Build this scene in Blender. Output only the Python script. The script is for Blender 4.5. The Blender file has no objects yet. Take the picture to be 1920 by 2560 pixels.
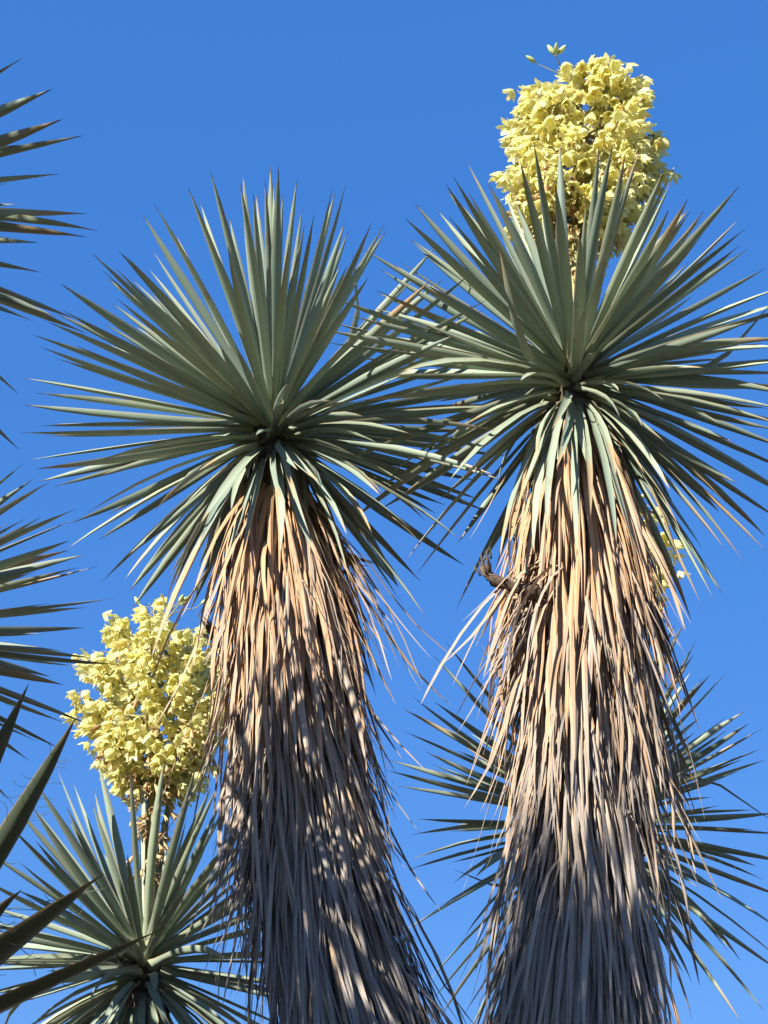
import bpy, math, random
import numpy as np
from mathutils import Matrix, Vector

rng = random.Random(7)
scene = bpy.context.scene

# ---------------------------------------------------------------- camera
cam_data = bpy.data.cameras.new('camera')
cam = bpy.data.objects.new('camera', cam_data); scene.collection.objects.link(cam)
cam.location = (0, 0, 1.6)
cam.rotation_euler = (math.radians(90 + 32), 0, 0)
cam_data.sensor_fit = 'VERTICAL'; cam_data.angle = math.radians(36)
cam_data.clip_start = .05; cam_data.clip_end = 8000
scene.camera = cam

# ---------------------------------------------------------------- sky, sun, exposure
SUN_ELEV, SUN_AZ = math.radians(26), math.radians(215)      # azimuth clockwise from +Y
world = bpy.data.worlds.new('World'); scene.world = world; world.use_nodes = True
wn = world.node_tree
sky = wn.nodes.new('ShaderNodeTexSky'); sky.sky_type = 'NISHITA'; sky.sun_disc = False
sky.sun_elevation = SUN_ELEV; sky.sun_rotation = SUN_AZ
sky.air_density = 1.0; sky.dust_density = .2; sky.ozone_density = 6.0; sky.altitude = 1500
gam = wn.nodes.new('ShaderNodeGamma'); gam.inputs[1].default_value = .3
hsv = wn.nodes.new('ShaderNodeHueSaturation')
hsv.inputs['Hue'].default_value = .525; hsv.inputs['Saturation'].default_value = 2.36; hsv.inputs['Value'].default_value = 1.64
wn.links.new(sky.outputs[0], gam.inputs[0]); wn.links.new(gam.outputs[0], hsv.inputs['Color'])
wn.links.new(hsv.outputs[0], wn.nodes['Background'].inputs[0])
wn.nodes['Background'].inputs[1].default_value = .15
sun_data = bpy.data.lights.new('sun', 'SUN'); sun_data.energy = 5.0; sun_data.angle = math.radians(.53); sun_data.color = (1, .925, .82)
sun = bpy.data.objects.new('sun', sun_data); scene.collection.objects.link(sun)
sdir = Vector((math.sin(SUN_AZ) * math.cos(SUN_ELEV), math.cos(SUN_AZ) * math.cos(SUN_ELEV), math.sin(SUN_ELEV)))
sun.rotation_euler = (-sdir).to_track_quat('-Z', 'Y').to_euler(); sun.location = (-8, -8, 9)
scene.cycles.max_bounces = 5; scene.cycles.diffuse_bounces = 3; scene.cycles.glossy_bounces = 2
scene.cycles.transmission_bounces = 3; scene.cycles.caustics_reflective = False; scene.cycles.caustics_refractive = False
vs = scene.view_settings
vs.view_transform = 'Standard'; vs.look = 'None'; vs.exposure = 1.2; vs.gamma = 1; vs.use_curve_mapping = False

# ---------------------------------------------------------------- leaf tips of each crown, metres from the crown's centre
TIPS_A = [(-0.28,-0.76,0.55),(-0.30,-0.33,0.88),(-0.20,-0.80,0.59),(-0.19,-0.26,0.86),(-0.08,-0.89,0.44),(-0.11,-0.58,0.79),(-0.04,-0.83,0.45),(-0.09,-0.29,0.96),(-0.01,-0.75,0.59),(-0.01,-0.57,0.83),(0.04,-0.80,0.60),(-0.00,-0.55,0.77),(0.02,-0.32,0.93),(0.09,-0.56,0.78),(0.18,-0.93,0.27),(0.22,-0.53,0.76),(0.23,-0.50,0.77),(0.27,-0.54,0.77),(0.27,-0.11,0.93),(0.37,-0.90,0.25),(0.42,-0.22,0.83),(0.36,-0.89,0.02),(0.27,-0.90,0.07),(-0.40,-0.73,0.50),(-0.48,-0.51,0.65),(-0.51,-0.12,0.83),(-0.41,-0.17,0.86),(-0.44,-0.88,0.12),(-0.57,-0.83,0.18),(-0.56,-0.70,0.22),(-0.60,0.01,0.78),(-0.47,-0.82,-0.01),(-0.53,-0.05,0.79),(-0.70,-0.67,0.18),(-0.66,-0.76,-0.01),(-0.72,-0.70,-0.01),(-0.82,-0.49,0.10),(-0.78,-0.51,0.03),(-0.61,-0.71,-0.12),(-0.86,-0.40,-0.02),(-0.95,0.14,0.31),(-0.97,0.05,0.19),(-0.88,0.18,0.19),(-0.87,-0.32,-0.20),(-0.97,0.21,0.04),(-0.74,-0.50,-0.47),(-0.60,-0.54,-0.50),(-0.91,0.43,0.06),(-0.70,0.19,0.59),(-0.61,0.22,0.71),(0.62,-0.20,0.78),(0.75,-0.32,0.54),(0.57,-0.70,0.17),(0.64,-0.08,0.70),(0.76,-0.68,0.10),(0.75,-0.60,0.12),(0.40,-0.87,-0.12),(0.65,-0.68,-0.05),(0.47,-0.75,-0.27),(0.71,-0.67,-0.20),(0.94,0.03,0.28),(0.87,0.27,0.35),(0.78,-0.55,-0.35),(0.82,0.49,0.30),(0.92,0.35,0.15),(-0.57,-0.48,-0.64),(-0.66,-0.28,-0.65),(-0.71,0.59,-0.29),(-0.60,0.62,-0.31),(-0.59,0.67,-0.36),(-0.30,-0.33,-0.88),(-0.34,-0.30,-1.08),(0.56,0.01,-0.76),(0.47,0.87,-0.15),(0.66,-0.38,-0.67),(0.73,0.57,-0.22),(0.82,0.53,0.01),(0.79,-0.44,-0.46),(0.82,-0.32,-0.40),(0.07,-0.38,-0.73),(0.11,-0.38,-0.52),(0.19,-0.31,-0.71),(0.29,-0.38,-0.66),(-0.12,-0.32,-0.73),(-0.06,-0.37,-0.75),(0.30,-0.31,-0.81),(0.40,-0.60,-0.64),(0.47,0.82,-0.18),(-0.17,-0.58,-0.82),(-0.18,-0.55,-0.72),(0.25,-0.85,-0.45)]
TIPS_B = [(-0.61,-0.64,0.22),(-0.58,0.08,0.77),(-0.48,-0.06,0.80),(-0.48,-0.85,0.04),(-0.48,-0.80,0.22),(-0.46,-0.83,0.23),(-0.38,-0.33,0.79),(-0.22,-0.09,0.86),(-0.25,-0.91,0.22),(-0.20,-0.89,0.32),(-0.04,-0.40,0.81),(-0.15,-0.95,0.08),(-0.10,-0.13,0.92),(0.14,-0.21,0.94),(0.08,-0.76,0.44),(0.20,-0.91,0.17),(0.40,-0.22,0.81),(0.20,-0.92,-0.00),(0.29,-0.82,0.14),(0.27,-0.92,0.00),(0.49,0.09,0.76),(0.30,-0.91,-0.09),(0.66,-0.11,0.71),(0.69,-0.05,0.61),(0.75,-0.03,0.53),(0.56,0.34,0.71),(0.46,-0.71,-0.27),(0.23,0.15,0.93),(-0.01,-0.91,-0.20),(0.47,0.29,0.74),(0.60,-0.65,-0.08),(0.83,0.07,0.45),(0.58,-0.66,-0.30),(0.59,-0.63,-0.31),(0.58,-0.60,-0.34),(-0.08,-0.91,-0.09),(0.88,0.29,0.28),(0.60,-0.56,-0.45),(0.57,-0.57,-0.51),(0.61,-0.49,-0.53),(0.86,0.29,0.22),(0.82,0.16,0.47),(-0.86,-0.34,0.13),(-0.90,-0.07,0.25),(-0.92,-0.24,0.02),(-0.87,-0.45,-0.10),(-0.71,0.19,0.60),(-0.76,-0.14,0.53),(-0.70,0.10,0.64),(-0.63,0.15,0.73),(-0.58,0.04,0.74),(-0.87,0.22,0.22),(-0.82,0.36,0.33),(-0.81,0.37,0.42),(-0.63,-0.54,-0.34),(-0.77,-0.33,-0.30),(-0.77,-0.51,-0.21),(-0.86,0.25,-0.16),(-0.58,-0.65,-0.22),(-0.61,-0.03,-0.74),(-0.59,0.24,-0.67),(-0.42,0.52,-0.63),(-0.30,0.82,-0.27),(0.57,-0.13,-0.77),(0.51,-0.07,-0.78),(0.40,-0.26,-0.83),(0.71,0.36,-0.41),(0.44,0.01,-0.84),(0.41,0.01,-0.87),(0.42,0.44,-0.71),(0.38,0.06,-0.87),(0.33,0.48,-0.74),(0.02,-0.72,-0.65),(-0.09,-0.38,-0.93),(-0.03,-0.33,-0.76),(0.11,-0.31,-0.92),(-0.17,-0.33,-0.82),(0.85,0.37,-0.12),(0.86,0.39,-0.24),(0.85,0.38,-0.01),(0.77,0.32,-0.37),(0.05,-0.30,-0.84),(-0.27,-0.33,-0.75),(-0.22,-0.37,-0.91),(-0.32,-0.32,-0.90),(0.28,-0.13,-0.83),(-0.71,0.57,-0.17),(-0.82,0.36,-0.36)]
TIPS_C = [(-0.43,-0.16,0.86),(-0.38,-0.01,0.85),(-0.40,-0.65,0.59),(-0.40,-0.63,0.49),(-0.52,-0.49,0.56),(-0.47,-0.76,0.38),(-0.62,0.19,0.65),(-0.34,-0.76,0.30),(-0.40,-0.77,0.22),(-0.73,0.00,0.53),(-0.23,-0.26,0.84),(-0.03,-0.58,0.67),(-0.06,-0.07,0.98),(0.11,-0.62,0.70),(0.05,0.10,0.95),(0.25,-0.66,0.67),(0.34,-0.66,0.57),(0.35,-0.79,0.41),(-0.36,-0.86,0.07),(-0.77,0.27,0.38),(-0.56,-0.73,0.17),(-0.26,-0.84,-0.27),(-0.79,0.42,0.02),(-0.79,0.50,-0.02),(-0.83,0.42,0.26),(-0.50,-0.73,-0.16),(-0.52,-0.76,-0.02),(-0.24,0.58,0.65),(0.30,0.24,0.87),(0.45,-0.80,0.33),(0.49,-0.70,0.26),(0.55,-0.78,0.13),(0.10,-0.34,-0.18),(0.16,-0.36,-0.31),(-0.04,-0.37,-0.30),(-0.45,0.87,0.06),(-0.30,-0.75,-0.43)]
TIPS_D = [(-0.64,-0.49,0.68),(-0.48,-0.24,0.82),(-0.68,-0.20,0.76),(-0.78,-0.36,0.48),(-0.69,-0.50,0.39),(-0.82,-0.09,0.55),(-0.82,-0.05,0.46),(-0.88,0.00,0.34),(-0.89,-0.22,0.20),(-0.84,0.25,0.32),(-0.77,-0.51,-0.13),(-0.56,0.66,0.29),(-0.58,0.70,0.27),(-0.80,-0.46,-0.18),(-0.55,0.71,0.21),(-0.79,-0.37,-0.25),(-0.80,-0.22,-0.24),(-0.63,-0.49,-0.39),(-0.55,-0.62,-0.41),(-0.85,0.00,-0.45),(-0.73,0.05,-0.64),(-0.71,0.06,-0.71),(-0.68,0.07,-0.78),(-0.59,0.08,-0.78),(0.33,-0.60,0.70),(0.43,-0.38,0.85),(0.47,-0.34,0.76),(0.51,-0.01,0.78),(0.52,-0.17,0.66),(0.45,-0.64,0.45),(0.61,-0.29,0.64),(0.72,-0.04,0.56),(0.75,0.06,0.55),(0.32,-0.82,0.11),(0.65,0.02,0.56),(0.83,0.08,0.44),(0.81,0.04,0.36),(0.67,0.44,0.50),(0.37,-0.79,-0.15),(0.40,-0.76,-0.17),(0.78,0.36,-0.02),(0.57,-0.59,-0.41),(0.86,0.21,-0.22),(0.72,-0.17,-0.48),(0.71,-0.15,-0.60),(0.69,0.50,-0.41),(0.77,0.11,-0.57),(0.69,0.17,-0.72),(0.54,-0.06,-0.83),(0.35,0.00,-0.80),(0.17,-0.79,-0.40),(-0.54,0.36,-0.76)]
TIPS_E = [(0.73,-0.44,0.12),(0.81,-0.45,0.01),(0.82,-0.37,0.00),(0.86,-0.32,-0.00),(0.76,-0.46,-0.17),(0.63,0.36,0.54),(0.50,0.45,0.51),(0.72,0.36,0.39),(0.89,-0.20,-0.18),(0.84,-0.09,-0.10),(0.77,-0.24,-0.25),(0.78,-0.25,-0.43),(0.67,0.57,0.19),(0.72,0.54,0.11),(0.70,0.03,-0.47),(0.52,0.74,-0.14)]
TIPS_F = [(0.51,0.16,0.80),(0.42,0.35,0.80),(0.60,0.18,0.73),(0.77,-0.60,0.21),(0.55,0.33,0.68),(0.84,-0.33,0.27),(0.84,-0.44,0.12),(0.47,0.58,0.68),(0.76,-0.58,-0.08),(0.89,-0.49,0.00),(0.93,-0.41,0.05),(0.84,-0.55,-0.15),(0.92,-0.05,0.14),(0.71,0.51,0.33),(0.72,0.65,0.28),(0.66,0.72,0.28),(0.54,0.80,0.28),(0.64,0.68,0.04),(0.49,0.85,-0.03),(0.38,0.48,0.73),(0.36,0.67,0.63)]
TIPS_G = [(0.31,-0.48,0.51),(0.41,-0.60,0.40),(0.48,-0.66,0.16),(0.55,-0.57,0.12),(0.38,-0.66,0.14)]
# ---------------------------------------------------------------- helpers
def hexagon(n=6):
    return [(math.cos(2 * math.pi * i / n), math.sin(2 * math.pi * i / n)) for i in range(n)]

class MB:
    """collects vertices and faces, then links them as one mesh"""
    def __init__(self):
        self.v, self.f, self.uv, self.a, self.n = [], [], [], [], 0
    def add(self, verts, faces, uv=None, age=None):
        verts = np.asarray(verts, float)
        self.v.append(verts)
        self.f.extend([tuple(i + self.n for i in f) for f in faces])
        self.uv.append(np.zeros((len(verts), 2)) if uv is None else np.asarray(uv, float))
        self.a.append(np.full(len(verts), 0.0 if age is None else age))
        self.n += len(verts)
    def tube(self, pts, rad, n=6, cap=True, rough=0.0):
        pts = [np.asarray(p, float) for p in pts]
        ring = hexagon(n)
        V, F, U = [], [], []
        for i, p in enumerate(pts):
            t = pts[min(i + 1, len(pts) - 1)] - pts[max(i - 1, 0)]
            t = t / (np.linalg.norm(t) + 1e-9)
            ref = np.array([1, 0, 0.]) if abs(t[0]) < .8 else np.array([0, 1, 0.])
            b1 = np.cross(t, ref); b1 /= np.linalg.norm(b1); b2 = np.cross(t, b1)
            for k, (c, s) in enumerate(ring):
                r = rad[i] * (1 + (rng.uniform(-rough, rough) if rough else 0))
                V.append(p + (b1 * c + b2 * s) * r); U.append((k / n, i / (len(pts) - 1)))
        for i in range(len(pts) - 1):
            for k in range(n):
                a, b = i * n + k, i * n + (k + 1) % n
                F.append((a, b, b + n, a + n))
        if cap:
            F.append(tuple(range(n))[::-1]); m = (len(pts) - 1) * n
            F.append(tuple(range(m, m + n)))
        self.add(V, F, U)
    def mesh(self, name, mat, smooth=True, sharp=None):
        me = bpy.data.meshes.new(name)
        v = np.concatenate(self.v)
        me.from_pydata(v.tolist(), [], self.f)
        uvs = np.concatenate(self.uv); ages = np.concatenate(self.a)
        lay = me.uv_layers.new(name='UVMap')
        idx = np.empty(len(me.loops), np.int32); me.loops.foreach_get('vertex_index', idx)
        lay.data.foreach_set('uv', uvs[idx].ravel())
        at = me.attributes.new('age', 'FLOAT', 'POINT'); at.data.foreach_set('value', ages)
        me.polygons.foreach_set('use_smooth', [smooth] * len(me.polygons))
        me.materials.append(mat); me.update()
        return me

col = bpy.context.scene.collection
def link(name, me, parent=None, matrix=None, color=None):
    o = bpy.data.objects.new(name, me); col.objects.link(o)
    if parent is not None: o.parent = parent
    if matrix is not None: o.matrix_basis = matrix
    if color is not None: o.color = color
    return o
def unit(v):
    v = np.asarray(v, float); return v / (np.linalg.norm(v) + 1e-12)
def frame(x, y, z, o, sx=1, sy=1, sz=1):
    return Matrix(((x[0] * sx, y[0] * sy, z[0] * sz, o[0]), (x[1] * sx, y[1] * sy, z[1] * sz, o[1]),
                   (x[2] * sx, y[2] * sy, z[2] * sz, o[2]), (0, 0, 0, 1)))

# ---------------------------------------------------------------- materials
def new_mat(name):
    m = bpy.data.materials.new(name); m.use_nodes = True
    nt = m.node_tree
    return m, nt, nt.nodes, nt.links, nt.nodes['Principled BSDF']
def node(nt, kind, **kw):
    n = nt.nodes.new(kind)
    for k, v in kw.items(): setattr(n, k, v)
    return n
def math_node(nt, op, a, b=None, clamp=False):
    n = node(nt, 'ShaderNodeMath', operation=op, use_clamp=clamp)
    for i, v in enumerate((a, b)):
        if v is None: continue
        if isinstance(v, (int, float)): n.inputs[i].default_value = v
        else: nt.links.new(v, n.inputs[i])
    return n.outputs[0]
def mix(nt, fac, a, b, blend='MIX'):
    n = node(nt, 'ShaderNodeMix', data_type='RGBA', blend_type=blend)
    for s, v in ((0, fac), (6, a), (7, b)):
        if isinstance(v, (int, float)): n.inputs[s].default_value = v
        elif isinstance(v, tuple): n.inputs[s].default_value = (*v, 1) if len(v) == 3 else v
        else: nt.links.new(v, n.inputs[s])
    return n.outputs[2]
def ramp(nt, fac, stops):
    n = node(nt, 'ShaderNodeValToRGB'); e = n.color_ramp.elements
    while len(e) < len(stops): e.new(.5)
    for i, (p, c) in enumerate(stops): e[i].position = p; e[i].color = (*c, 1)
    nt.links.new(fac, n.inputs[0]); return n.outputs[0]
def streaks(nt, sx, sy, detail=3):
    """fine fibres running along a leaf"""
    uv = node(nt, 'ShaderNodeUVMap'); mp = node(nt, 'ShaderNodeMapping')
    oi = node(nt, 'ShaderNodeObjectInfo')
    nt.links.new(uv.outputs[0], mp.inputs[0]); mp.inputs['Scale'].default_value = (sx, sy, 1)
    add = node(nt, 'ShaderNodeVectorMath', operation='ADD')
    nt.links.new(mp.outputs[0], add.inputs[0])
    sc = math_node(nt, 'MULTIPLY', oi.outputs['Random'], 57.0)
    cmb = node(nt, 'ShaderNodeCombineXYZ'); nt.links.new(sc, cmb.inputs[0]); nt.links.new(sc, cmb.inputs[1])
    nt.links.new(cmb.outputs[0], add.inputs[1])
    nz = node(nt, 'ShaderNodeTexNoise'); nz.inputs['Scale'].default_value = 1; nz.inputs['Detail'].default_value = detail
    nt.links.new(add.outputs[0], nz.inputs['Vector'])
    return nz.outputs['Fac'], uv, oi

def make_leaf_mat():
    m, nt, N, L, bsdf = new_mat('glaucous_yucca_leaf')
    st, uv, oi = streaks(nt, 26, 1.6)
    sep = node(nt, 'ShaderNodeSeparateXYZ'); L.new(uv.outputs[0], sep.inputs[0])
    u, v = sep.outputs[0], sep.outputs[1]
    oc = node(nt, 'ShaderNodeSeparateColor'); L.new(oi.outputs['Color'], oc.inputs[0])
    dry, young, shade_mix = oc.outputs[0], oc.outputs[1], oc.outputs[2]
    green = ramp(nt, st, [(.25, (.195, .248, .188)), (.5, (.245, .303, .230)), (.78, (.300, .352, .268))])
    tone = ramp(nt, oi.outputs['Random'], [(0, (.70, .76, .80)), (.5, (1, 1, 1)), (1, (1.22, 1.18, 1.06))])
    c = mix(nt, 1.0, green, tone, 'MULTIPLY')
    c = mix(nt, young, c, (.36, .40, .19))
    c = mix(nt, shade_mix, c, (.045, .062, .038))  # shade on the nearest blades, mixed into their base colour
    # blotches, insect scars
    nz = node(nt, 'ShaderNodeTexNoise'); nz.inputs['Scale'].default_value = 9; nz.inputs['Detail'].default_value = 5
    tc = node(nt, 'ShaderNodeTexCoord'); geo = node(nt, 'ShaderNodeNewGeometry'); L.new(geo.outputs['Position'], nz.inputs['Vector'])
    bl = math_node(nt, 'MULTIPLY', math_node(nt, 'SUBTRACT', nz.outputs['Fac'], .62, True), 4.5, True)
    c = mix(nt, bl, c, (.20, .145, .075))
    # dry yellow-brown end spreading from the tip, more on old leaves
    edge = math_node(nt, 'SUBTRACT', v, math_node(nt, 'SUBTRACT', .93, math_node(nt, 'MULTIPLY', dry, .75)))
    edge = math_node(nt, 'ADD', edge, math_node(nt, 'MULTIPLY', math_node(nt, 'SUBTRACT', st, .5), .16))
    fd = math_node(nt, 'MULTIPLY', edge, 9.0, True)
    c = mix(nt, math_node(nt, 'MULTIPLY', fd, .85), c, (.36, .255, .14))
    # brown horny margin
    mar = math_node(nt, 'ABSOLUTE', math_node(nt, 'SUBTRACT', u, .5))
    mar = math_node(nt, 'MULTIPLY', math_node(nt, 'SUBTRACT', mar, .435), 18.0, True)
    c = mix(nt, math_node(nt, 'MULTIPLY', mar, .75), c, (.30, .20, .11))
    # dark spine
    sp = math_node(nt, 'MULTIPLY', math_node(nt, 'SUBTRACT', v, .955), 40.0, True)
    c = mix(nt, math_node(nt, 'MULTIPLY', sp, .85), c, (.075, .045, .03))
    # pale clasping base
    bs = math_node(nt, 'MULTIPLY', math_node(nt, 'SUBTRACT', .07, v), 14.0, True)
    c = mix(nt, math_node(nt, 'MULTIPLY', bs, .5), c, (.40, .38, .20))
    L.new(c, bsdf.inputs['Base Color'])
    bsdf.inputs['Roughness'].default_value = .52
    bsdf.inputs['Specular IOR Level'].default_value = .34
    bp = node(nt, 'ShaderNodeBump'); bp.inputs['Strength'].default_value = .25; bp.inputs['Distance'].default_value = .002
    L.new(st, bp.inputs['Height']); L.new(bp.outputs[0], bsdf.inputs['Normal'])
    return m

def make_dead_mat():
    m, nt, N, L, bsdf = new_mat('dry_yucca_leaf')
    st, uv, oi = streaks(nt, 14, 2.2)
    at = node(nt, 'ShaderNodeAttribute', attribute_name='age')
    oc = node(nt, 'ShaderNodeSeparateColor'); L.new(oi.outputs['Color'], oc.inputs[0])
    age = math_node(nt, 'ADD', at.outputs['Fac'], oc.outputs[0])
    sep = node(nt, 'ShaderNodeSeparateXYZ'); L.new(uv.outputs[0], sep.inputs[0])
    age = math_node(nt, 'ADD', age, math_node(nt, 'MULTIPLY', math_node(nt, 'SUBTRACT', sep.outputs[1], .45), .35))
    geo = node(nt, 'ShaderNodeNewGeometry')
    mp = node(nt, 'ShaderNodeMapping'); mp.inputs['Scale'].default_value = (30, 30, 3); L.new(geo.outputs['Position'], mp.inputs[0])
    nz = node(nt, 'ShaderNodeTexNoise'); nz.inputs['Scale'].default_value = 1; nz.inputs['Detail'].default_value = 4
    L.new(mp.outputs[0], nz.inputs['Vector'])
    age = math_node(nt, 'ADD', age, math_node(nt, 'MULTIPLY', math_node(nt, 'SUBTRACT', nz.outputs['Fac'], .5), .8), True)
    c = ramp(nt, age, [(0, (.46, .285, .155)), (.28, (.41, .287, .187)), (.55, (.35, .285, .22)), (.8, (.30, .265, .228)), (1, (.24, .218, .196))])
    k = ramp(nt, st, [(.25, (.62, .58, .55)), (.5, (1, 1, 1)), (.8, (1.18, 1.16, 1.12))])
    c = mix(nt, 1.0, c, k, 'MULTIPLY')
    L.new(c, bsdf.inputs['Base Color'])
    bsdf.inputs['Roughness'].default_value = .72; bsdf.inputs['Specular IOR Level'].default_value = .25
    bp = node(nt, 'ShaderNodeBump'); bp.inputs['Strength'].default_value = .4; bp.inputs['Distance'].default_value = .002
    L.new(st, bp.inputs['Height']); L.new(bp.outputs[0], bsdf.inputs['Normal'])
    return m

def make_petal_mat(name, a, b, base, transl=.42):
    m, nt, N, L, bsdf = new_mat(name)
    geo = node(nt, 'ShaderNodeNewGeometry')
    nz = node(nt, 'ShaderNodeTexNoise'); nz.inputs['Scale'].default_value = 17; nz.inputs['Detail'].default_value = 3
    L.new(geo.outputs['Position'], nz.inputs['Vector'])
    c = ramp(nt, nz.outputs['Fac'], [(.30, (a[0], a[1] * .88, a[2] * 1.05)), (.42, a), (.68, b)])
    uv = node(nt, 'ShaderNodeUVMap'); sep = node(nt, 'ShaderNodeSeparateXYZ'); L.new(uv.outputs[0], sep.inputs[0])
    g = math_node(nt, 'MULTIPLY', math_node(nt, 'SUBTRACT', .38, sep.outputs[1]), 2.4, True)
    c = mix(nt, math_node(nt, 'MULTIPLY', g, .7), c, base)
    # veins running down the petal
    wv = math_node(nt, 'ABSOLUTE', math_node(nt, 'SINE', math_node(nt, 'MULTIPLY', sep.outputs[0], 18.0)))
    c = mix(nt, math_node(nt, 'MULTIPLY', wv, .10), c, base)
    L.new(c, bsdf.inputs['Base Color']); bsdf.inputs['Roughness'].default_value = .6
    bsdf.inputs['Specular IOR Level'].default_value = .25
    tr = node(nt, 'ShaderNodeBsdfTranslucent'); L.new(c, tr.inputs[0])
    mx = node(nt, 'ShaderNodeMixShader'); mx.inputs[0].default_value = transl
    L.new(bsdf.outputs[0], mx.inputs[1]); L.new(tr.outputs[0], mx.inputs[2])
    L.new(mx.outputs[0], nt.nodes['Material Output'].inputs[0])
    return m

def make_plain_mat(name, stops, scale=(8, 8, 8), rough=.8, bump=.5, dist=.01):
    m, nt, N, L, bsdf = new_mat(name)
    geo = node(nt, 'ShaderNodeNewGeometry'); mp = node(nt, 'ShaderNodeMapping'); mp.inputs['Scale'].default_value = scale
    L.new(geo.outputs['Position'], mp.inputs[0])
    nz = node(nt, 'ShaderNodeTexNoise'); nz.inputs['Scale'].default_value = 1; nz.inputs['Detail'].default_value = 8
    nz.inputs['Roughness'].default_value = .65
    L.new(mp.outputs[0], nz.inputs['Vector'])
    L.new(ramp(nt, nz.outputs['Fac'], stops), bsdf.inputs['Base Color'])
    bsdf.inputs['Roughness'].default_value = rough; bsdf.inputs['Specular IOR Level'].default_value = .2
    bp = node(nt, 'ShaderNodeBump'); bp.inputs['Strength'].default_value = bump; bp.inputs['Distance'].default_value = dist
    L.new(nz.outputs['Fac'], bp.inputs['Height']); L.new(bp.outputs[0], bsdf.inputs['Normal'])
    return m

M_LEAF = make_leaf_mat()
M_DEAD = make_dead_mat()
M_PETAL = make_petal_mat('cream_yellow_petal', (.88, .81, .31), (.95, .92, .54), (.76, .76, .27))
M_WILT = make_petal_mat('wilted_petal', (.62, .44, .22), (.76, .62, .36), (.48, .32, .15), .25)
M_BUD = make_petal_mat('green_flower_bud', (.42, .50, .20), (.55, .60, .30), (.28, .36, .12), .15)
M_STALK = make_plain_mat('flower_stalk_green', [(.3, (.20, .22, .08)), (.7, (.40, .33, .14))], (25, 25, 6), .6, .3, .004)
M_BARK = make_plain_mat('fibrous_bark', [(.3, (.07, .055, .042)), (.7, (.24, .19, .145))], (30, 30, 5), .9, .8, .02)
M_STUB = make_plain_mat('weathered_stub', [(.3, (.035, .025, .02)), (.7, (.17, .125, .09))], (70, 70, 20), .9, .8, .01)
M_HEART = make_plain_mat('leaf_base_heart', [(.3, (.03, .028, .018)), (.7, (.10, .085, .05))], (30, 30, 30), .8, .6, .01)  # brown darkened to carry the shade of the hollow under the crown
M_GROUND = make_plain_mat('dry_garden_soil', [(.28, (.055, .050, .030)), (.5, (.105, .090, .058)), (.72, (.17, .14, .095))], (.9, .9, .9), .95, .6, .05)

# ---------------------------------------------------------------- the ground
g = MB(); R = 3000
rr = [0, 2, 4, 7, 11, 18, 30, 60, 140, 400, 1200, R]; na = 48
V = [(0, 0, 0)]; F = []
for i, r in enumerate(rr[1:]):
    for k in range(na):
        a = 2 * math.pi * k / na
        V.append((r * math.cos(a), r * math.sin(a), (rng.uniform(-.04, .04) if r < 100 else 0)))
for k in range(na): F.append((0, 1 + k, 1 + (k + 1) % na))
for i in range(len(rr) - 2):
    for k in range(na):
        a, b = 1 + i * na + k, 1 + i * na + (k + 1) % na
        F.append((a, a + na, b + na, b))
g.add(V, F)
ground = link('ground', g.mesh('ground', M_GROUND)); ground['kind'] = 'structure'

# ---------------------------------------------------------------- leaf meshes, length 1 along +Y, upper face +Z
def leaf_geometry(bow, side, twist, w=.037, threads=0, kink=0.0):
    ts = [0, .05, .14, .3, .5, .7, .86, .945, 1]
    prof = [1.30, .92, .76, .90, 1.0, .84, .50, .20, .012]
    b = MB(); V, F, U = [], [], []
    for t, p in zip(ts, prof):
        ww = w * p
        sec = [(-.5, 0, 0.), (0, -.22, .5), (.5, 0, 1.), (.24, -.36, .73), (-.24, -.36, .27)]
        tw = twist * t; c, s = math.cos(tw), math.sin(tw)
        k = 1.0 if t < .9 else .6
        if t < .1: k = 1.35
        for x, z, uu in sec:
            X, Z = x * ww, z * ww * k
            kk = max(0, t - .58)
            V.append((X * c - Z * s + side * 4 * t * (1 - t), t - kk * .35 * abs(kink), X * s + Z * c + bow * 4 * t * (1 - t) - kk * kink))
            U.append((uu, t))
    n = 5
    for i in range(len(ts) - 1):
        for k in range(n):
            a, bb = i * n + k, i * n + (k + 1) % n
            F.append((a, bb, bb + n, a + n))
    b.add(V, F, U)
    for q in range(threads):
        t = rng.uniform(.35, .93); sg = rng.choice((-1, 1)); i = max(j for j in range(len(ts)) if ts[j] <= t)
        ww = w * .5 * (prof[i] + (prof[i + 1] - prof[i]) * (t - ts[i]) / (ts[i + 1] - ts[i]))
        p0 = np.array([sg * ww + side * 4 * t * (1 - t), t, bow * 4 * t * (1 - t)])
        dr = unit((sg * .8, rng.uniform(.2, 1.0), rng.uniform(-.3, .6)))
        ln = rng.uniform(.015, .04); cu = unit((rng.uniform(-1, 1), rng.uniform(-1, 1), rng.uniform(-1, 1)))
        pts = [p0 + dr * ln * s + cu * ln * .35 * math.sin(s * 2.6) for s in (0, .35, .7, 1)]
        b.tube(pts, [.0005, .0005, .0004, .0003], 3, False)
    return b
def leaf_mesh(name, **kw):
    me = leaf_geometry(**kw).mesh(name, M_LEAF)
    at = me.attributes.new('sharp_edge', 'BOOLEAN', 'EDGE')
    vals = []
    for e in me.edges:
        a, bb = e.vertices
        vals.append(abs(a - bb) == 5 and a % 5 in (0, 2) and max(a, bb) < 45)
    at.data.foreach_set('value', vals)
    return me
LEAF_STRAIGHT = [leaf_mesh('leaf', bow=b_, side=s_, twist=t_) for b_, s_, t_ in
                 ((0, 0, .1), (.008, .006, -.25), (-.006, -.008, .3), (.014, 0, -.1), (.004, .010, .45), (.010, -.006, -.5))]
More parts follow.
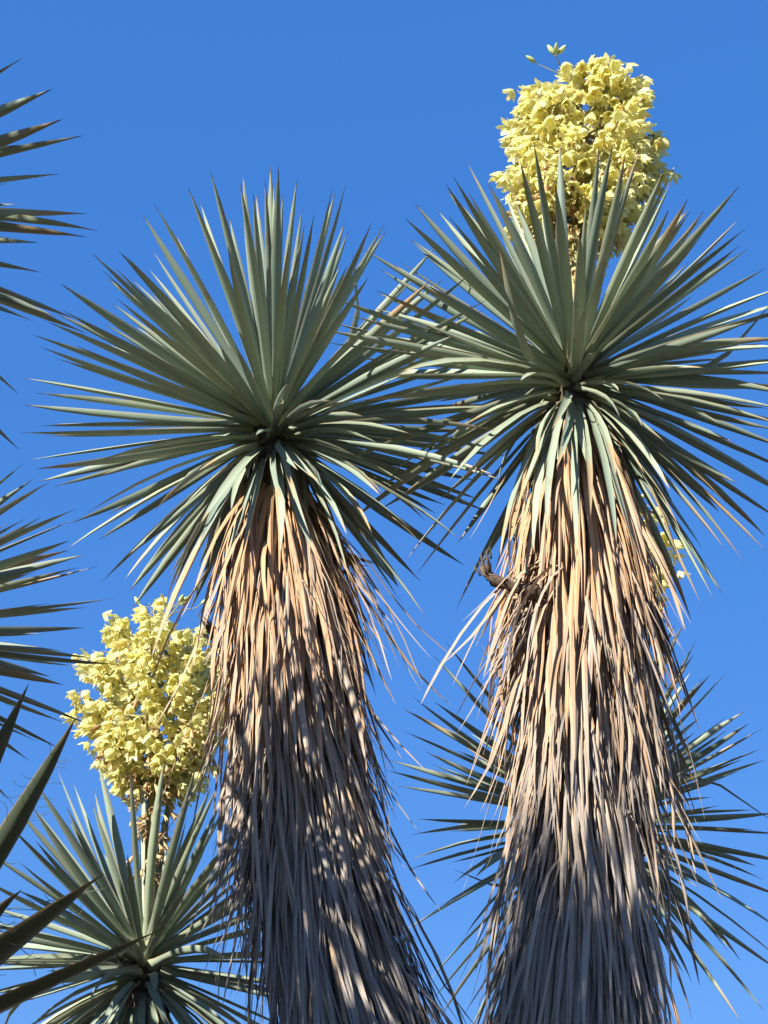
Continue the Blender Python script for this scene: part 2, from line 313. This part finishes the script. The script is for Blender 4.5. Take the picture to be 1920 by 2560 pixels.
LEAF_ARCHED = [leaf_mesh('leaf', bow=b_, side=s_, twist=t_) for b_, s_, t_ in
               ((.03, .01, .2), (.05, -.015, -.4), (.04, .02, .6), (.06, 0, -.2), (.022, -.02, .4))]
LEAF_BENT = [leaf_mesh('leaf', bow=.01, side=.01, twist=.5, kink=.9), leaf_mesh('leaf', bow=0, side=-.02, twist=-.7, kink=-.7)]
LEAF_THREAD = [leaf_mesh('leaf', bow=b_, side=s_, twist=t_, threads=26) for b_, s_, t_ in
               ((.012, 0, .2), (.02, .008, -.3), (.006, -.01, .3))]

# ---------------------------------------------------------------- dead leaf shapes: hang from the origin, +X is outward
def dead_geometry(seed):
    q = random.Random(seed)
    ro, k = q.uniform(.10, .215), q.uniform(3.0, 5.5)
    flare, yw, roll0, roll1 = q.uniform(-.03, .09), q.uniform(-.04, .04), q.uniform(-.5, .5), q.uniform(-1.4, 1.4)
    curl = q.choice((0, 0, 0, .06, -.05, .09)); wob = q.uniform(0, 6.28); w = q.choice((.010, .014, .018, .021, .025, .031)) * q.uniform(.85, 1.15)
    ts = [0, .1, .25, .42, .6, .78, .92, 1]
    prof = [.9, .85, .9, 1, .95, .75, .42, .06]
    V, F, U = [], [], []
    for t, p in zip(ts, prof):
        x = ro * (1 - math.exp(-k * t)) + flare * t ** 3 + .008 * math.sin(5 * t + wob) + curl * max(0, t - .7) / .3 * (1 if t > .7 else 0)
        z = -(t - .06 * (1 - math.exp(-6 * t)))
        y = yw * t * t + .008 * math.sin(4 * t + 2 * wob)
        a = roll0 + roll1 * t * t; c, s = math.cos(a), math.sin(a)
        for yy, xx, uu in ((-.5, 0, 0), (0, .30, .5), (.5, 0, 1)):
            Y, X = yy * w * p, xx * w * p * (1.2 - .5 * t)
            V.append((x + X * c - Y * s, y + X * s + Y * c, z)); U.append((uu, t))
    for i in range(len(ts) - 1):
        for kk in range(3):
            a, b = i * 3 + kk, i * 3 + (kk + 1) % 3
            F.append((a, b, b + 3, a + 3))
    return np.array(V), F, np.array(U)
DEAD = [dead_geometry(100 + i) for i in range(26)]
DEAD_MESH = []
for V, F, U in DEAD:
    b = MB(); b.add(V, F, U); DEAD_MESH.append(b.mesh('dead_leaf', M_DEAD, smooth=False))

# ---------------------------------------------------------------- flowers: base at origin, opening towards -Z
def flower_geometry(kind, seed):
    q = random.Random(seed); b = MB()
    np_ = 6
    for i in range(np_):
        az = 2 * math.pi * (i + q.uniform(-.15, .15)) / np_
        inner = i % 2
        ln = .056 * q.uniform(.85, 1.15); mw = (.024 if inner else .019) * q.uniform(.9, 1.1)
        curl = q.uniform(-.4, .5)
        ts = [0, .28, .55, .80, 1]; prof = [.42, .9, 1, .62, .03]
        V, F, U = [], [], []
        for t, p in zip(ts, prof):
            if kind == 'globe':
                r, z = .024 * math.sin(math.pi * min(1, t * .86 + .08)) ** .8 + .002, -ln * t * .95
            elif kind == 'bell':
                r, z = .004 + .024 * t ** .55 + curl * .010 * t ** 3, -ln * t * .92
            elif kind == 'open':
                r, z = .004 + .036 * t ** .8 + curl * .012 * t ** 3, -ln * (t * .72 - .10 * t ** 3)
            else:  # wilted
                r, z = .004 + .012 * t + curl * .018 * t ** 2, -ln * t * (.9 + .3 * curl); p *= .62
            if inner: r *= .86
            for s in (-1, 0, 1):
                h = s * mw * .5 * p
                rr_ = r - (abs(s) * mw * .28 * p if kind != 'open' else abs(s) * mw * .10 * p)
                zz = z + (abs(s) * .003 * q.uniform(-1, 1))
                V.append((rr_ * math.cos(az) - h * math.sin(az), rr_ * math.sin(az) + h * math.cos(az), zz)); U.append(((s + 1) / 2, t))
        for j in range(len(ts) - 1):
            for s in range(2):
                a = j * 3 + s; F.append((a, a + 1, a + 4, a + 3))
        b.add(V, F, U)
    return b
def bud_geometry():
    b = MB(); pts = [(0, 0, 0), (0, 0, -.006), (0, 0, -.018), (0, 0, -.032), (0, 0, -.044), (0, 0, -.05)]
    b.tube(pts, [.003, .007, .0105, .009, .005, .0008], 7); return b
FLOWER_GEO = [flower_geometry('globe', 1), flower_geometry('bell', 3), flower_geometry('bell', 4), flower_geometry('bell', 5), flower_geometry('bell', 9),
              flower_geometry('open', 6), flower_geometry('open', 7), flower_geometry('open', 8), flower_geometry('open', 14), flower_geometry('open', 15)]
WILT_GEO = [flower_geometry('wilted', 11), flower_geometry('wilted', 12), flower_geometry('wilted', 13)]
FLOWER_MESH = [x.mesh('flower', M_PETAL) for x in FLOWER_GEO]
WILT_MESH = [x.mesh('wilted_flower', M_WILT) for x in WILT_GEO]
BUD_MESH = bud_geometry().mesh('flower_bud', M_BUD)

# ---------------------------------------------------------------- one yucca
def spline(pts, t):
    """point and tangent on a polyline of (x, y, z) smoothed by Catmull-Rom, t in 0..1"""
    P = [np.asarray(p, float) for p in pts]; n = len(P) - 1
    s = min(max(t * n, 0), n - 1e-6); i = int(s); f = s - i
    p0, p1, p2, p3 = P[max(i - 1, 0)], P[i], P[i + 1], P[min(i + 2, n)]
    c = .5 * ((2 * p1) + (p2 - p0) * f + (2 * p0 - 5 * p1 + 4 * p2 - p3) * f * f + (3 * p1 - p0 - 3 * p2 + p3) * f ** 3)
    d = .5 * ((p2 - p0) + 2 * (2 * p0 - 5 * p1 + 4 * p2 - p3) * f + 3 * (3 * p1 - p0 - 3 * p2 + p3) * f * f)
    return c, unit(d)

def make_yucca(label, axis, tips, n_fill, seed, reach=.95, skirt_low=2.0, n_dead=900, n_dead_parts=300, spear=True,
               flower=None, stubs=(), leaf_width=1.0, threads=False, dead_spread=1.0, tufts=(), shade_tone=0.0, fill_side=None):
    q = random.Random(seed)
    base = np.asarray(axis[0], float)
    tree = link('yucca_tree', None); tree.location = base.tolist(); tree.empty_display_size = .2
    tree['label'] = label; tree['category'] = 'yucca tree'; tree['group'] = 'tall yucca trees'
    ax = [np.asarray(p, float) - base for p in axis]
    c, up = spline(ax, 1.0)
    total = c[2]
    # trunk
    b = MB(); n = 22
    pts = [spline(ax, i / n * (1 - .18 / total))[0] for i in range(n + 1)]
    b.tube(pts, [.115 + .10 * (1 - i / n) ** 1.5 + (.10 * math.exp(-i * .9)) for i in range(n + 1)], 14, True, .10)
    trunk = link('trunk', b.mesh('trunk', M_BARK), tree)
    # crown heart
    b = MB()
    b.tube([c + up * h for h in (-.25, -.15, -.03, .07, .15, .22)], [.095, .09, .08, .07, .05, .015], 12, True, .12)
    crown = link('crown', b.mesh('crown', M_HEART), tree)
    e1 = unit(np.cross(up, (0, 1, 0))); e2 = np.cross(up, e1)
    dirs = []
    def leaf(tip, fill):
        tip = np.asarray(tip, float); d0 = unit(tip); dirs.append(d0)
        th = math.degrees(math.acos(max(-1, min(1, d0 @ up))))
        rad = d0 - up * (d0 @ up); rad = unit(rad) if np.linalg.norm(rad) > .02 else e1
        zb = np.interp(th, [0, 40, 90, 150], [.17, .13, .05, -.12]); rb = np.interp(th, [0, 30, 90, 150], [.015, .055, .085, .09])
        p = c + up * zb + rad * rb
        vec = c + tip - p; ln = np.linalg.norm(vec); d = vec / ln
        nrm = up - d * (up @ d)
        nrm = unit(nrm) if np.linalg.norm(nrm) > .05 else -rad
        if th < 8: nrm = unit(-rad - d * (-rad @ d))
        roll = q.gauss(0, .14 if threads else .42)
        side = np.cross(d, nrm); nrm2 = nrm * math.cos(roll) + side * math.sin(roll); side = np.cross(d, nrm2)
        droop = th > 114 or (th > 95 and q.random() < .25)
        if threads: me = q.choice(LEAF_THREAD)
        else: me = q.choice(LEAF_ARCHED if droop else LEAF_STRAIGHT)
        if fill and not threads and q.random() < .02: me = q.choice(LEAF_BENT)
        w = leaf_width * q.uniform(.80, 1.18) * (.74 if th > 118 else 1.0) * (.62 if th < 14 and spear else 1.0)
        dry = max(0, q.gauss(.01, .06)) + (max(0, (th - 105) / 90) * q.random() ** 2 if th > 105 else 0)
        if q.random() < .05: dry += q.uniform(.1, .4)
        if threads: dry *= .3
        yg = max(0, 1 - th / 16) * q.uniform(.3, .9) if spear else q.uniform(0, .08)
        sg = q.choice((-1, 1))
        link('leaf', me, crown, frame(side * sg, d, nrm2, p, w, ln, w) if sg > 0 else frame(-side, d, nrm2, p, w, ln, w), (min(dry, .9), yg, shade_tone, 1))
    for t in tips: leaf(t, False)
    made, i = 0, 0
    N = n_fill * 3
    while made < n_fill and i < N:
        zz = 1 - (i + .5) / N * 1.80 if False else q.uniform(math.cos(math.radians(148)), math.cos(math.radians(14 if spear else 20)))
        a = i * 2.39996 + q.uniform(-.3, .3); i += 1
        s = math.sqrt(1 - zz * zz); d = unit(e1 * s * math.cos(a) + e2 * s * math.sin(a) + up * zz)
        if fill_side is not None and d @ unit(fill_side) < .2: continue
        if dirs and max(d @ k for k in dirs) > math.cos(math.radians(4.2)): continue
        ln = reach * q.uniform(.74, .95) * (1 if zz > -.2 else .9)
        leaf(d * ln, True); made += 1
    if spear:
        for _ in range(12):
            a, s = q.uniform(0, 6.28), math.sin(math.radians(q.uniform(0, 8)))
            leaf((unit(e1 * s * math.cos(a) + e2 * s * math.sin(a) + up)) * reach * q.uniform(.6, .95), True)
    for i in range(50):                                     # short old leaves folded down under the crown
        a = i * 2.39996; th = math.radians(q.uniform(124, 168)); s, zz = math.sin(th), math.cos(th)
        leaf(unit(e1 * s * math.cos(a) + e2 * s * math.sin(a) + up * zz) * reach * q.uniform(.46, .86), True)
    # thatch of dead leaves hanging on the trunk
    items = []
    t_low = skirt_low / total
    for i in range(n_dead):
        f = (i + q.random()) / n_dead
        h = 1 - (1 - t_low) * f ** .95
        pc, tg = spline(ax, h); pc = pc - tg * (.24 if q.random() < .9 else .17)
        az = q.uniform(0, 2 * math.pi)
        if f < .18:
            ln = q.uniform(.5, .8)
        else: ln = q.uniform(.34, .74)
        hz = h * total
        tilt = (q.gauss(.01, .055) + .05 * math.sin(2 * az + 4.1 * hz + seed) + .045 * math.sin(3 * az - 7.3 * hz)) * dead_spread
        if q.random() < .035: tilt += q.uniform(.10, .30)
        lean = q.gauss(0, .05) + .06 * math.sin(2 * az + 6 * hz + 1.3 * seed)
        kind = q.randrange(len(DEAD))
        r0 = .085 + .05 * (1 - h)
        X = np.array([math.cos(az), math.sin(az), 0.]); X = unit(X - tg * (X @ tg)); Z = tg; Y = np.cross(Z, X)
        Z2 = Z * math.cos(tilt) - X * math.sin(tilt); X2 = X * math.cos(tilt) + Z * math.sin(tilt)
        Z3 = Z2 * math.cos(lean) + Y * math.sin(lean); Y2 = Y * math.cos(lean) - Z2 * math.sin(lean)
        depth = (1 - h) * total
        age = float(np.interp(depth, [0, .4, .8, 1.35, 2.3], [.02, .15, .48, .78, .92])) + q.gauss(0, .20)
        items.append((kind, X2 * ln, Y2 * ln, Z3 * ln, pc + X * r0, age, az))
    for (o, az0, sp, k, ln0) in tufts:                       # loose bunches hanging out from a stub
        for _ in range(k):
            az = az0 + q.gauss(0, sp); tilt = q.uniform(.15, .55); lean = q.gauss(0, .12)
            X = np.array([math.cos(az), math.sin(az), 0.]); Z = np.array([0, 0, 1.]); Y = np.cross(Z, X)
            Z2 = Z * math.cos(tilt) - X * math.sin(tilt); X2 = X * math.cos(tilt) + Z * math.sin(tilt)
            Z3 = Z2 * math.cos(lean) + Y * math.sin(lean); Y2 = Y * math.cos(lean) - Z2 * math.sin(lean)
            ln = ln0 * q.uniform(.7, 1.1)
            pc = np.asarray(o) - base + np.array([q.gauss(0, .03), q.gauss(0, .03), q.gauss(0, .05)])
            items.append((q.randrange(len(DEAD)), X2 * ln, Y2 * ln, Z3 * ln, pc, q.uniform(.25, .6), -math.pi / 2))
    order = sorted(range(len(items)), key=lambda j: math.sin(items[j][6]) + q.uniform(-.25, .25) - (.5 if items[j][4][2] > 2.2 else 0))
    chosen = set(order[:n_dead_parts])
    thatch = MB()
    for j, (kind, X, Y, Z, o, age, az) in enumerate(items):
        if j in chosen:
            link('dead_leaf', DEAD_MESH[kind], trunk, frame(X, Y, Z, o), (max(age, 0), 0, 0, 1))
        else:
            V, F, U = DEAD[kind]
            thatch.add(V @ np.array([X, Y, Z]) + o, F, U, age)
    if thatch.n:
        o = link('dead_leaf_thatch', thatch.mesh('dead_leaf_thatch', M_DEAD, smooth=False), trunk, color=(0, 0, 0, 1)); o['kind'] = 'stuff'
    # stubs of old flower stalks
    for pts in stubs:
        b = MB(); P = [np.asarray(p, float) - base for p in pts]; m = len(P)
        b.tube(P, [.019 + .004 * math.sin(2.6 * i) for i in range(m)], 9, True, .26)
        for _ in range(16):                                 # loose fibres along it
            i = q.randrange(m - 1); a_ = P[i] + (P[i + 1] - P[i]) * q.random(); r_ = np.array([q.gauss(0, .014) for _ in range(3)])
            b.tube([a_ + r_, a_ + r_ * 1.4 + unit(P[i + 1] - P[i]) * q.uniform(.02, .06)], [.004, .001], 4)
        d = unit(P[-1] - P[-2])
        for _ in range(9):                                  # frayed end
            s = P[-1] + np.array([q.gauss(0, .010) for _ in range(3)])
            b.tube([s - d * .03, s + d * q.uniform(.02, .055) + np.array([q.gauss(0, .008) for _ in range(3)])], [.006, .001], 4)
        link('branch_stub', b.mesh('branch_stub', M_STUB), tree)
    if flower: make_flower_cluster(tree, c, up, base, q, **flower)
    return tree

def make_flower_cluster(tree, c, up, base, q, top, low, radius, n_branch, per_branch, wide=.55, n_parts=300, wilt_low=.30, buds=10):
    top = np.asarray(top, float) - base
    b = MB()
    mid = c + (top - c) * .5 + up * .02
    P = [c - up * .1, c + (mid - c) * .5, mid, top - (top - mid) * .4, top]
    n = 14
    pts = [spline(P, i / n)[0] for i in range(n + 1)]
    b.tube(pts, [.034 * (1 - .8 * i / n) + .003 for i in range(n + 1)], 8, True, .06)
    H = np.linalg.norm(top - c); f0 = (low - base[2] - c[2]) / (top[2] - c[2])
    flowers = []
    zc = (low - base[2]) * .5 + top[2] * .5; hh = (top[2] - (low - base[2])) * .5
    for k in range(n_branch):
        dz = -.92 + 1.88 * (k + .5) / n_branch; g = (dz + 1) / 2      # 0 bottom .. 1 top of the cluster
        az = k * 2.39996 + q.uniform(-.35, .35); s_ = math.sqrt(max(.02, 1 - dz * dz)) ** (wide if dz > 0 else wide * 2.2)
        out = np.array([math.cos(az), math.sin(az), 0.])
        f = np.interp(zc + dz * hh * .9 - (.26 - .10 * g) * hh * 2 * s_, [c[2], top[2]], [0, 1])
        o, tg = spline(P, max(.12, f))
        ctr, _ = spline(P, np.interp(zc + dz * hh, [c[2], top[2]], [0, 1]))
        R = radius * s_ * q.uniform(.78, 1.04)
        p2 = np.array([ctr[0], ctr[1], zc + dz * hh * .94]) + out * R
        p1 = o + (p2 - o) * .5 + out * R * .06 - np.array([0, 0, .04])
        br = [o, p1, p2]
        b.tube([spline(br, s)[0] for s in (0, .25, .5, .75, 1)], [.010, .008, .007, .005, .003], 5, True)
        for j in range(per_branch):
            s = .30 + .74 * ((j + q.random()) / per_branch) ** .8
            pb, _ = spline(br, min(1, s))
            dr = unit((q.gauss(0, 1), q.gauss(0, 1), q.gauss(0, .8))) * q.uniform(.03, .078)
            pf = pb + dr + np.array([0, 0, -.01])
            b.tube([pb, pb + dr * .6 + np.array([0, 0, .012]), pf], [.0022, .0018, .0016], 3, False)
            rel = pf - o; outward = np.array([rel[0], rel[1], 0.]); outward = unit(outward)
            axis = unit(outward * q.uniform(.1, .85) + np.array([0, 0, -.8]) + np.array([q.gauss(0, .30) for _ in range(3)]))
            core = np.linalg.norm(rel[:2]) / radius
            wilt = q.random() < np.interp(g, [0, wilt_low, wilt_low + .2, 1], [.5, .2, .05, .01]) * (1.15 - .6 * core) or (core < .35 and q.random() < .5)
            flowers.append((pf, axis, 'w' if wilt else 'f', q.uniform(.80, 1.15)))
    # withered remains low on the stalk
    for _ in range(int(60 * H)):
        f = q.uniform(f0 * .45, f0 + .12); o, tg = spline(P, f); az = q.uniform(0, 6.28)
        out = np.array([math.cos(az), math.sin(az), 0.]); pf = o + out * q.uniform(.035, .085) + np.array([0, 0, q.uniform(-.02, .05)])
        b.tube([o, pf], [.003, .002], 3, False)
        flowers.append((pf, unit(out * .6 + np.array([q.gauss(0, .3), q.gauss(0, .3), -.7])), 'w', q.uniform(.7, 1.05)))
    for k in range(buds):                                   # unopened buds standing clear at the top
        f = q.uniform(.84, .99); o, tg = spline(P, f); az = q.uniform(0, 6.28)
        out = np.array([math.cos(az), math.sin(az), 0.])
        ln = radius * q.uniform(.25, .9) * (1.3 - f) * 2.0
        p1 = o + out * ln + np.array([0, 0, ln * .5 + .03])
        b.tube([o, (o + p1) / 2 + np.array([0, 0, .02]), p1], [.004, .003, .002], 4, False)
        for _ in range(q.choice((1, 2, 3))):
            d = unit(out * .7 + np.array([q.gauss(0, .5), q.gauss(0, .5), q.uniform(.1, 1)]))
            s = p1 + d * q.uniform(.01, .025); b.tube([p1, s], [.002, .002], 4, False)
            flowers.append((s, d, 'b', q.uniform(.8, 1.15)))
    cl = link('flower_cluster', b.mesh('flower_cluster', M_STALK), tree)
    order = sorted(range(len(flowers)), key=lambda j: flowers[j][0][1] + (-9 if flowers[j][2] == 'b' else 0) + q.uniform(-.04, .04))
    chosen = set(order[:n_parts]); mass, mass_w = MB(), MB()
    for j, (p, axis, kind, s) in enumerate(flowers):
        Z = -axis; ref = unit((q.gauss(0, 1), q.gauss(0, 1), q.gauss(0, 1))); X = unit(np.cross(Z, ref)); Y = np.cross(Z, X)
        i = q.randrange(len(FLOWER_MESH)); w = q.randrange(len(WILT_MESH))
        if j in chosen or kind == 'b':
            me, nm = ((BUD_MESH, 'flower_bud') if kind == 'b' else (WILT_MESH[w], 'wilted_flower') if kind == 'w' else (FLOWER_MESH[i], 'flower'))
            link(nm, me, cl, frame(X, Y, Z, p, s, s, s))
        else:
            gm, tgt = (WILT_GEO[w], mass_w) if kind == 'w' else (FLOWER_GEO[i], mass)
            V = np.concatenate(gm.v); tgt.add(V @ (np.array([X, Y, Z]) * s) + p, gm.f, np.concatenate(gm.uv))
    for mb, nm, mt in ((mass, 'flower_mass', M_PETAL), (mass_w, 'wilted_flower_mass', M_WILT)):
        if mb.n:
            o = link(nm, mb.mesh(nm, mt), cl); o['kind'] = 'stuff'
    return cl

# ---------------------------------------------------------------- the trees
make_yucca('left of the two big shaggy trunks, yucca with wide green crown and no flowers',
           [(.10, 4.75, 0), (-.02, 4.78, 1.6), (-.11, 4.79, 2.8), (-.29, 4.81, 3.75), (-.41, 4.84, 4.95)],
           TIPS_A, 100, 11, reach=1.0, skirt_low=1.3, n_dead=4600, spear=True, dead_spread=1.35,
           stubs=[[(-.27, 4.84, 4.47), (-.20, 4.82, 4.44), (-.10, 4.82, 4.41)],
                  [(-.46, 4.80, 3.98), (-.53, 4.78, 4.03), (-.59, 4.77, 4.11)]],
           tufts=[((-.30, 4.80, 4.55), -.15, .35, 16, .80)])
make_yucca('right of the two big shaggy trunks, yucca crowned by a yellow flower cluster',
           [(.50, 4.60, 0), (.50, 4.57, 1.5), (.535, 4.55, 2.73), (.625, 4.55, 3.6), (.68, 4.55, 4.97)],
           TIPS_B, 105, 22, reach=.95, skirt_low=1.3, n_dead=4600, spear=False,
           flower=dict(top=(.80, 4.55, 6.49), low=5.70, radius=.30, n_branch=54, per_branch=25, wide=.40, buds=7),
           stubs=[[(.56, 4.44, 4.02), (.486, 4.38, 4.035), (.413, 4.38, 4.055), (.352, 4.38, 4.079), (.329, 4.38, 4.103), (.321, 4.38, 4.127)]],
           tufts=[((.56, 4.44, 4.16), math.pi + .25, .30, 22, .62)])
make_yucca('yucca with yellow flower cluster rising behind the left trunk, crown at bottom left',
           [(-.9, 6.6, 0), (-.95, 6.58, 1.8), (-1.0, 6.57, 3.44)],
           TIPS_C, 95, 33, reach=.95, skirt_low=1.0, n_dead=1100, n_dead_parts=120, spear=False,
           flower=dict(top=(-1.05, 6.57, 5.12), low=4.27, radius=.34, n_branch=50, per_branch=24, wide=.45, buds=6, wilt_low=.35))
make_yucca('dark shaded yucca crown behind the right trunk, its flowers peeping out beside that trunk',
           [(.82, 6.55, 0), (.86, 6.53, 2.2), (.90, 6.51, 4.03)],
           TIPS_D, 80, 44, reach=.95, skirt_low=1.2, n_dead=1100, n_dead_parts=80, spear=False,
           flower=dict(top=(1.17, 6.5, 5.70), low=4.95, radius=.26, n_branch=28, per_branch=16, wide=.55, buds=3, n_parts=200))
make_yucca('yucca at upper left edge, only its dark leaf tips reach into the sky',
           [(-1.62, 2.95, 0), (-1.57, 2.92, 2.4), (-1.54, 2.90, 4.22)],
           TIPS_E, 95, 57, reach=.80, skirt_low=1.2, n_dead=1100, n_dead_parts=40)
make_yucca('yucca whose long leaf tips enter at the left edge just above the lower flower cluster',
           [(-1.9, 4.5, 0), (-1.83, 4.47, 2.0), (-1.77, 4.44, 3.88)],
           TIPS_F, 120, 66, reach=1.0, skirt_low=1.2, n_dead=1100, n_dead_parts=40)
make_yucca('nearest yucca in bottom left corner with thick thread-edged blades, shade darkened in colour',
           [(-.86, 2.6, 0), (-.84, 2.58, 1.0), (-.83, 2.57, 2.1)],
           TIPS_G, 40, 77, reach=.8, skirt_low=.6, n_dead=420, n_dead_parts=0, threads=True, leaf_width=1.3, shade_tone=.9, fill_side=(-1, -.2, 0))  # blade colour darkened to stand for the shade they are in
make_yucca('tall yucca standing out of view to the left that shades the two big trunks',
           [(-2.4, .5, 0), (-2.35, .48, 2.6), (-2.32, .45, 4.85)], [], 170, 88, reach=1.0, skirt_low=2.0, n_dead=800, n_dead_parts=0)
make_yucca('lower yucca standing out of view to the left that shades the nearest blades',
           [(-2.7, .0, 0), (-2.7, .0, 2.0), (-2.68, .0, 3.5)], [], 170, 99, reach=1.0, skirt_low=1.2, n_dead=800, n_dead_parts=0)
